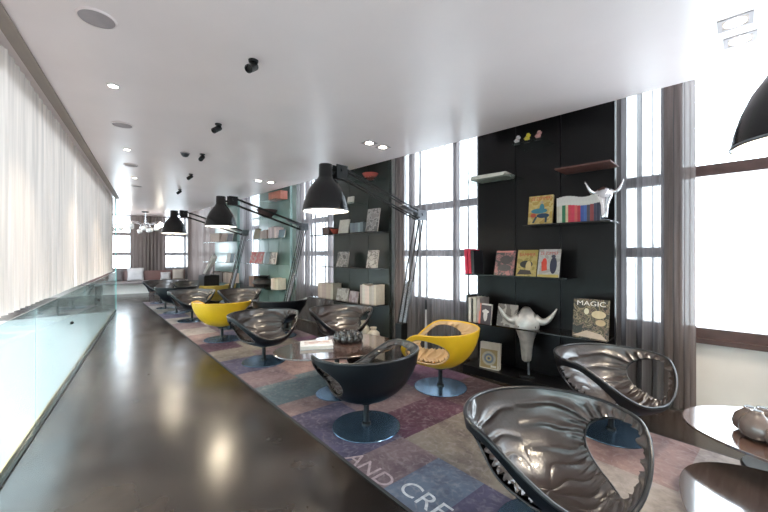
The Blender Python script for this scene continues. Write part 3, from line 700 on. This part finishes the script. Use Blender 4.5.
for y0, yy1, L_ in rows:
    xx = 0.0
    for x2, key in L_:
        c = pal[key]; o_ = len(vs); y1 = yy1 or (RW if xx > -4.7 else 1.62)
        vs += [(x2, y0, 0), (xx, y0, 0), (xx, y1, 0), (x2, y1, 0), (x2, y0, .011), (xx, y0, .011), (xx, y1, .011), (x2, y1, .011)]
        for f_ in [(4,5,6,7),(0,1,5,4),(2,3,7,6),(1,2,6,5),(3,0,4,7)]: fs.append(tuple(o_+q for q in f_)); cl_.append(c)
        xx = x2
me = bpy.data.meshes.new('rug_body'); me.from_pydata(vs, [], fs); me.update()
ca = me.color_attributes.new('patch', 'FLOAT_COLOR', 'CORNER')
for p_ in me.polygons:
    for li_ in p_.loop_indices: ca.data[li_].color = (*cl_[p_.index], 1)
me.materials.append(M['rug']); ro = bpy.data.objects.new('rug_body', me); COL.objects.link(ro); ro.parent = rug
MB().box(-RL, 0, -.006, .004, 0, .012).box(-4.75, 0, RW-.004, RW+.006, 0, .012).box(-RL, -4.75, 1.616, 1.626, 0, .012).build('edge_binding', flat((.03,.026,.028), .8), rug)
inv = None
def rug_local(x, y):
    a = -rug.rotation_euler.z; dx, dy = x-rug.location.x, y-rug.location.y
    return dx*math.cos(a)-dy*math.sin(a), dx*math.sin(a)+dy*math.cos(a)
def floor_xy(px, py):
    u = px-384; k = H/(py-CY); return ((u*CC-F*SS)*k, (u*SS+F*CC)*k)

# ------------------------------------------------------------------ lounge tables
def pebble(ax, ay, skew=.22, n=64):
    out = []
    for i in range(n):
        a = 2*PI*i/n; c, s = math.cos(a), math.sin(a)
        r = (abs(c)**2.3 + abs(s)**2.3)**(-1/2.3)
        out.append((ax*r*c, ay*r*s*(1 + skew*c)))
    return out
def make_table(label, x, y, z, ax, ay, rz, mat, leg=(0, 0)):
    t = thing('coffee_table', label, 'table', (x, y, .012), rz)
    o_ = pebble(ax, ay)
    MB().prism([(a*.985, b_*.985) for a, b_ in o_], z-.016, z-.012).prism(o_, z-.012, z).build('table_top', mat, t, bevel=.002)
    MB().lathe([(.20,0),(.20,.006),(.03,.009)], 40, T(leg[0], leg[1], 0)).build('base_plate', M['basemetal'], t, True)
    MB().lathe([(.024,.006),(.024,z-.03),(.09,z-.022),(.09,z-.016)], 20, T(leg[0], leg[1], 0)).build('stem', M['black'], t, True)
    return t
make_table('high dark pebble-shaped coffee table carrying the book and black vase cluster', -2.90, 2.20, .41, .62, .43, 1.35, M['tablewood'], (-.065, -.168))
make_table('low pebble-shaped coffee table under the one with the book', -2.72, 2.64, .27, .44, .32, 1.9, M['tablewood2'])
make_table('high pebble-shaped coffee table at the right edge carrying the grey-brown vase cluster', .36, 2.75, .41, .60, .45, .12, M['tablewood'], (.25, .12))
make_table('low pebble-shaped coffee table in the bottom right corner', .22, 2.10, .27, .48, .42, 1.5, M['tablewood2'])
make_table('coffee table in the middle group beyond the yellow chair', -6.6, 2.6, .41, .42, .34, 1.1, M['tablewood'])
make_table('coffee table in the farthest chair group', -10.15, 2.4, .41, .34, .30, 1.1, M['tablewood'])

def pods(label, x, y, z, mat, R, sc, rz, slot=True, n=8):
    t = thing('vase_cluster', label, 'vase', (x, y, z), rz)
    pos = [(R*math.cos(2*PI*i/n), R*math.sin(2*PI*i/n), 0) for i in range(n)] + ([(0,0,.0), (R*.5, R*.2, .0)] if slot else [])
    for i, (a, b_, c) in enumerate(pos):
        h = sc*(1.0 + .12*math.sin(i*2.1)); r = sc*.56
        MB().lathe([(r*.55,0),(r*.92,h*.16),(r,h*.38),(r*.86,h*.66),(r*.5,h*.88),(r*.36,h*.96),(r*.36,h*1.03),(r*.22,h*1.03)], 24, T(a, b_, c) @ RZ(i) @ RX(.10*math.sin(i*1.7))).build('pod', mat, t, 'all')
        if slot: MB().lathe([(r*.24,0),(r*.24,.004)], 16, T(a, b_, c + h*1.02)).build('mouth', M['hole'], t)
    return t
# grey brown gourd cluster at right, black one on the middle table
pods('glossy grey-brown cluster of gourd vases on the table at the right edge', .14, 2.66, .422, M['pod'], .105, .125, .3, True, 7)
def loops(label, x, y, z):
    t = thing('vase_cluster', label, 'vase', (x, y, z), 0)
    for ring, (R, n, h) in enumerate([(.115, 12, .085), (.06, 7, .105), (.0, 1, .11)]):
        for i in range(n):
            a = 2*PI*i/n + ring*.3
            cx, cy_ = R*math.cos(a), R*math.sin(a)
            MB().lathe([(.02,0),(.033,h*.2),(.036,h*.5),(.026,h*.8),(.014,h*.95),(.016,h*1.04),(.008,h*1.04)], 14, T(cx, cy_, .0) @ RZ(a) @ RY(.28 if ring == 0 else .1)).build('pod', M['blackpod'], t, 'all')
    return t
loops('shiny black cluster of small bud vases on the table with the book', -2.97, 2.42, .423)
t = thing('book', 'white book lying flat on the dark coffee table', 'book', (-3.02, 2.05, .423), 1.0)
MB().box(-.16,.16,-.12,.12,0,.003).box(-.16,.16,-.12,.12,.029,.032).box(-.16,-.157,-.12,.12,.003,.029).build('cover', flat((.66,.67,.68), .3), t)
MB().box(-.157,.156,-.117,.117,.003,.029).build('pages', M['paper'], t)
MB().box(-.12,.13,-.03,.08,.032,.0326).build('cover_picture', art([(.62,.40,.34),(.70,.66,.64),(.5,.3,.28)], 9, 30), t)

# ------------------------------------------------------------------ giant floor lamps
def make_lamp(label, x, y=3.25, head=-1.13):
    t = thing('floor_lamp', label, 'floor lamp', (x, y, .0), 0, 'oversized articulated floor lamps')
    MB().lathe([(.20,0),(.20,.02),(.19,.032),(.05,.036)], 48).build('base_plate', M['black'], t, True)
    MB().lathe([(.045,.034),(.045,.30),(.03,.32)], 24).box(-.05,.05,-.05,.06,.30,.50).build('pivot_post', M['black'], t, True)
    lo, el = Vector((0,.0,.46)), Vector((0,.37,1.87))
    for sx_ in (-.035, .035):
        MB().tube([lo+Vector((sx_,-.03,0)), el+Vector((sx_,-.05,-.03))], .0085).tube([lo+Vector((sx_,.05,.02)), el+Vector((sx_,.03,-.01))], .0085).build('lower_arm_rod', M['black'], t, True)
    sp = MB()
    for sx_ in (-.035, .035):
        P = []
        for i in range(160):
            q = i/159; c = lo + Vector((sx_, .01, .04)) + (el-lo)*(.04+.34*q)
            P.append(c + Vector((.014*math.cos(q*32*PI*2/2), .014*math.sin(q*32*PI*2/2), 0)))
        sp.tube(P, .0035, 5)
    sp.build('spring', M['chrome'], t, 'all')
    d = (el-lo).normalized()
    MB().box(-.055,.055,-.012,.012,.05,.56, T(*(lo+Vector((0,.02,.0)))) @ RX(-math.atan2(.37,1.41))).build('tension_cover', M['alu'], t, bevel=.004)
    MB().box(-.045,-.03,-.09,.07,-.07,.06,T(*el)).box(.03,.045,-.09,.07,-.07,.06,T(*el)).lathe([(.018,-.06),(.018,.06)],16,T(*el) @ RY(PI/2)).lathe([(.015,-.06),(.015,.06)],16,T(*(el+Vector((0,-.06,-.04)))) @ RY(PI/2)).build('elbow_joint', M['alu'], t, True)
    hp = Vector((0, -.95, 2.23))
    for sx_ in (-.03, .03):
        MB().tube([el+Vector((sx_,-.02,.03)), hp+Vector((sx_,0,.035))], .0095).tube([el+Vector((sx_,-.05,-.065)), hp+Vector((sx_,.03,-.075))], .0095).build('upper_arm_rod', M['black'], t, True)
    q0 = el + (hp-el)*.04; q1 = el + (hp-el)*.30
    MB().box(-.04,.04,-.008,.008,0,.34, T(*(el+Vector((0,-.03,.0)))) @ RX(math.atan2(1.32,.36))).build('counterweight_strap', M['alu'], t, bevel=.003)
    MB().box(-.04,-.026,-.07,.07,-.09,.05,T(*hp)).box(.026,.04,-.07,.07,-.09,.05,T(*hp)).lathe([(.02,-.05),(.02,.05)],16,T(*hp) @ RY(PI/2)).tube([hp+Vector((0,-.04,-.03)), (0,head+.06,2.19)],.016).build('head_joint', M['black'], t, True)
    prof = [(.066,2.26),(.070,2.255),(.072,2.14),(.085,2.115),(.125,2.07),(.170,2.0),(.203,1.92),(.222,1.85),(.232,1.79)]
    sh = MB(); full = prof + [(r-.006, z) for r, z in reversed(prof[3:])] + [(.066, 2.11)]
    vs_ = []
    sh.lathe(full, 48, T(0, head, 0) @ Matrix.Identity(4)); 
    so = sh.build('lamp_shade', M['blackgloss'], t, True)
    inn = MB().lathe([(r-.0075, z) for r, z in reversed(prof[3:])], 48, T(0, head, 0), False).build('shade_lining', M['whitein'], t, True)
    MB().lathe([(.233,1.785),(.236,1.79),(.233,1.797),(.226,1.797),(.226,1.785)], 48, T(0, head, 0), False).build('shade_rim', M['alu'], t, True)
    MB().lathe([(.03,2.11),(.03,2.06)], 16, T(0, head, 0)).build('bulb_holder', M['black'], t)
    MB().lathe([(.02,2.06),(.045,2.03),(.06,1.98),(.05,1.935),(.02,1.918),(.002,1.915)], 20, T(0, head, 0)).build('light_bulb', M['bulb'], t, True)
    return t
make_lamp('black oversized desk-style floor lamp over the table with the book', -2.96)
make_lamp('black oversized floor lamp standing between the second and third bookcases', -5.75)
make_lamp('farthest black oversized floor lamp, standing past the third bookcase', -8.30)
l4 = make_lamp('black floor lamp shade cut off by the top right corner', .20)
for x in (-2.96, -5.75, -8.3, .22):
    L = bpy.data.lights.new('lamp_bulb_light', 'POINT'); L.energy = 14; L.color = (1,.85,.65); L.shadow_soft_size = .06
    o = bpy.data.objects.new('lamp_bulb_light', L); COL.objects.link(o); o.location = (x, 2.12, 1.88)

px_ = wx(426, 3.72)
t = thing('floor_stand', 'slim pale floor stand with a black tip standing right of the nearest lamp pole', 'stand', (px_, 3.72, 0))
MB().lathe([(.09,0),(.09,.008),(.012,.012)], 28).build('base', M['black'], t, True)
MB().lathe([(.022,.01),(.012,.62)], 16).build('pole', flat((.5,.5,.52), .3), t, True)
MB().lathe([(.012,.62),(.016,.64),(.014,.74),(.004,.76)], 16).build('tip', M['black'], t, True)
# ------------------------------------------------------------------ ceiling fittings
def disc(name, label, cat, x, y, r, mat, rim, group):
    t = thing(name, label, cat, (x, y, 2.70), 0, group)
    MB().lathe([(r,-.008),(r,0)], 40).build('grille', mat, t)
    MB().lathe([(r,-.010),(r+.008,-.008),(r+.010,0),(r,0)], 40, None, False).build('trim_ring', rim, t, True)
for x, y, r, lab in [(-2.59,.27,.085,'round speaker grille in the ceiling nearest the camera'), (-4.53,.68,.085,'second round speaker grille in the ceiling from the camera'), (-6.49,1.08,.085,'third round speaker grille in the ceiling from the camera'), (-8.39,1.49,.085,'farthest round speaker grille in the ceiling')]:
    disc('ceiling_speaker', lab, 'speaker', x, y, r, M['grille'], M['ceiling'], 'round ceiling speakers')
for x, y, lab in [(-3.53,.47,'small round lit downlight between the first two ceiling speakers'), (-5.54,.88,'small round lit downlight between the second and third ceiling speakers'), (-7.5,1.3,'small round lit downlight between the third and fourth ceiling speakers')]:
    disc('downlight', lab, 'ceiling light', x, y, .032, M['spot'], M['whitein'], 'round downlights by the left curtain')
def square(label, x, y):
    t = thing('square_downlight', label, 'ceiling light', (x, y, 2.70), 0, 'square recessed downlights')
    MB().box(-.075,.075,-.075,-.055,-.004,.0).box(-.075,.075,.055,.075,-.004,0).box(-.075,-.055,-.055,.055,-.004,0).box(.055,.075,-.055,.055,-.004,0).build('frame', M['grille'], t)
    MB().box(-.055,.055,-.055,.055,-.002,-.0005).build('recess', M['taupe'], t)
    MB().lathe([(.046,-.006),(.048,-.002)], 24).build('lens', M['spot'], t)
for px_, lab in [((-.02,2.90),'square downlight at top right, left one of the pair'), ((0,3.16),'square downlight at top right, window-side one of the pair'), ((-3.17,2.91),'square downlight above the nearest whole lamp, room-side one'), ((-3.17,3.14),'square downlight above the nearest whole lamp, window-side one'), ((-6.22,2.96),'square downlight in the far pair, room-side one'), ((-6.2,3.19),'square downlight in the far pair, window-side one')]:
    square(lab, *px_)
def spotlight(label, x, y, rz, s=1):
    t = thing('spotlight', label, 'spotlight', (x, y, 2.70), rz, 'black ceiling spotlights')
    MB().lathe([(.032,-.012),(.034,0)], 20).build('mount', M['black'], t, True)
    MB().tube([(0,0,-.012),(0,0,-.04)], .010).build('arm', M['black'], t)
    MB().lathe([(.018,-.055),(.028,-.045),(.028,.05),(.024,.052),(.022,.035)], 20, T(0,-.02,-.06) @ RX(2.2)).build('lamp_head', M['black'], t, True)
for x, y, rz, lab in [(-2.39,1.10,.6,'black spotlight on the ceiling nearest the camera'), (-3.81,1.38,.4,'second black ceiling spotlight from the camera'), (-5.10,1.64,.9,'third black ceiling spotlight, next to the small dome'), (-6.5,1.91,.5,'fourth black ceiling spotlight from the camera'), (-8.2,2.2,.5,'farthest black ceiling spotlight')]:
    spotlight(lab, x, y, rz)
t = thing('smoke_detector', 'small dark dome on the ceiling beside a spotlight', 'detector', (-5.21, 1.46, 2.70))
MB().lathe([(.055,-.012),(.058,0)], 24).build('base', M['grille'], t, True); MB().lathe([(.01,-.055),(.03,-.048),(.045,-.03),(.05,-.012)], 24).build('dome', M['track'], t, True)

# ------------------------------------------------------------------ chandelier
CX, CYY = -13.2, 2.57
t = thing('chandelier', 'chrome chandelier of many glass globes on curved arms at the far end', 'chandelier', (CX, CYY, 2.70))
MB().lathe([(.09,-.03),(.10,-.02),(.10,0)], 24).build('ceiling_rose', M['black'], t, True)
MB().tube([(0,0,-.03),(0,0,-.5)], .015).lathe([(.05,-.52),(.07,-.47),(.05,-.42)], 16).build('stem', M['chrome'], t, True)
M['globe'] = pm('pearl_glass', (.75,.74,.72), .08, .2, spec=.8, coat=.8)
for i in range(16):
    a = 2*PI*i/16 + .1; R = .42+.42*((i*7) % 5)/4; zz = -.60 + .16*((i*3) % 4)/3
    P = [(0,0,-.47), (R*.35*math.cos(a), R*.35*math.sin(a), -.34), (R*.75*math.cos(a), R*.75*math.sin(a), -.34), (R*math.cos(a), R*math.sin(a), zz+.1)]
    Q = []
    for k in range(13):
        q = k/12; p = [((1-q)**3)*P[0][d] + 3*q*(1-q)**2*P[1][d] + 3*q*q*(1-q)*P[2][d] + q**3*P[3][d] for d in range(3)]; Q.append(p)
    ar = MB().tube(Q, .012, 6).build('arm', M['chrome'], t, 'all')
    r = .075
    MB().lathe([(r*math.sin(PI*k/10)+.001, -r*math.cos(PI*k/10)) for k in range(11)], 18, T(R*math.cos(a), R*math.sin(a), zz)).build('globe', M['bulb'] if i % 4 == 1 else M['globe'], ar, 'all')

# ------------------------------------------------------------------ far bench with cushions
t = thing('bench', 'long low grey bench along the far wall under the windows', 'bench', BO + Vector((.978,-.206,0))*.25, BA)
MB().box(-3.4, 1.05, -.62, .0, .39, .47).build('seat', M['bench'], t, bevel=.015)
MB().box(-3.4, 1.05, -.04, .0, .47, .80).build('backrest', M['redwood'], t, bevel=.01)
for xx in (-3.1, -1.5, .05, .9): MB().box(xx-.08, xx+.08, -.5, -.1, 0, .39).build('leg', M['darkwood'], t, bevel=.005)
def cushion(label, lx, w, h, col, d=.14, rzz=0):
    p = BO + Vector((.978,-.206,0))*.42 + Vector((.206,.978,0))*lx
    c = thing('cushion', label, 'cushion', (p.x, p.y, .475), BA)
    vs_ = []; fs_ = []; n = 12
    for side in (-1, 1):
        for j in range(n+1):
            for i in range(n+1):
                u, v = i/n*2-1, j/n*2-1
                b_ = (1-u**4)*(1-v**4)
                k = 1-.05*(1-abs(u))*(abs(v) > .9)
                vs_.append((u*w/2*(1-.06*(1-v*v)*abs(u)**6), side*d/2*b_**.6, h/2+v*h/2*(1-.06*(1-u*u)*abs(v)**6)))
    for side in (0, 1):
        o_ = side*(n+1)**2
        for j in range(n):
            for i in range(n): a = o_+j*(n+1)+i; fs_.append((a, a+1, a+n+2, a+n+1))
    mb = MB(); mb.add(vs_, fs_); mb.build('cover', pm('cushion_fabric', col, .85, bump=.2, bscale=150), c, 'all', loc=(0,0,0))
    MB().tube([(-w/2,0,0),(w/2,0,0),(w/2,0,h),(-w/2,0,h)], .006, 6, True).build('piping', flat([v*.7 for v in col]), c)
cushion('dark grey cushion at the left end of the far bench', -.93, .36, .38, (.14,.12,.12))
cushion('large pale square cushion on the far bench', -.40, .46, .42, (.55,.53,.53))
cushion('pale cushion right of the far dark curtain on the bench', .46, .30, .26, (.52,.50,.49))
cushion('beige cushion on the far bench', .84, .34, .36, (.42,.36,.31))

# ------------------------------------------------------------------ rug lettering
M['chalk'] = pm('faded_white_wool', (.50,.50,.52), .8, var=.3, scale=30)
def rug_text(s, px, py, size, rot=0, mat=None, wide=None, label=None):
    x, y = rug_local(*floor_xy(px, py))
    text_mesh(s, size, 'lettering', mat or M['chalk'], rug, (x, y, .0112), (0, 0, rot), .0006, wide, label)
rug_text('CREATE', 440, 523, .17, 0, None, .64, 'large pale letters')
rug_text('AND', 363, 474, .16, 0, pm('faded_pink_wool', (.34,.26,.27), .8, var=.3, scale=30), .40, 'faded pink letters')

# ------------------------------------------------------------------ light
W = bpy.data.worlds.new('sky'); SC.world = W; W.use_nodes = True
bg = W.node_tree.nodes['Background']; bg.inputs[0].default_value = (.80,.91,1,1); bg.inputs[1].default_value = 6.0
def portal(x0, x1, z0, z1, y, rz=0):
    L = bpy.data.lights.new('window_portal', 'AREA'); L.shape = 'RECTANGLE'; L.size = x1-x0; L.size_y = z1-z0; L.cycles.is_portal = True
    o = bpy.data.objects.new('window_portal', L); COL.objects.link(o); o.location = ((x0+x1)/2, y, (z0+z1)/2)
    o.rotation_euler = (-PI/2, 0, 0)     # local -Z faces -Y, into the room
for a, b_ in wins: portal(a, b_, .7, 2.95, 4.30)
for (x, y) in [(-.02,2.9),(0,3.16),(-3.17,2.91),(-3.17,3.14),(-6.22,2.96),(-6.2,3.19),(-3.53,.47),(-5.54,.88),(-7.5,1.3)]:
    L = bpy.data.lights.new('downlight_beam', 'SPOT'); L.energy = 40; L.color = (1,.86,.68); L.spot_size = 1.5; L.spot_blend = .7; L.shadow_soft_size = .04
    o = bpy.data.objects.new('downlight_beam', L); COL.objects.link(o); o.location = (x, y, 2.685)

# ------------------------------------------------------------------ camera
cam = bpy.data.cameras.new('camera'); cam.sensor_width = 36; cam.lens = 36*F/768; cam.clip_start = .05
cam.shift_y = -(256-CY)/768
co = bpy.data.objects.new('camera', cam); COL.objects.link(co); co.location = (0, 0, H)
co.rotation_euler = (PI/2, 0, math.atan2(SS, CC))
SC.camera = co
vs_ = SC.view_settings; SC.display_settings.display_device = 'sRGB'
vs_.view_transform = 'Standard'; vs_.look = 'None'; vs_.exposure = .9; vs_.gamma = 1; vs_.use_curve_mapping = False
SC.cycles.max_bounces = 10; SC.cycles.transparent_max_bounces = 16; SC.cycles.diffuse_bounces = 6
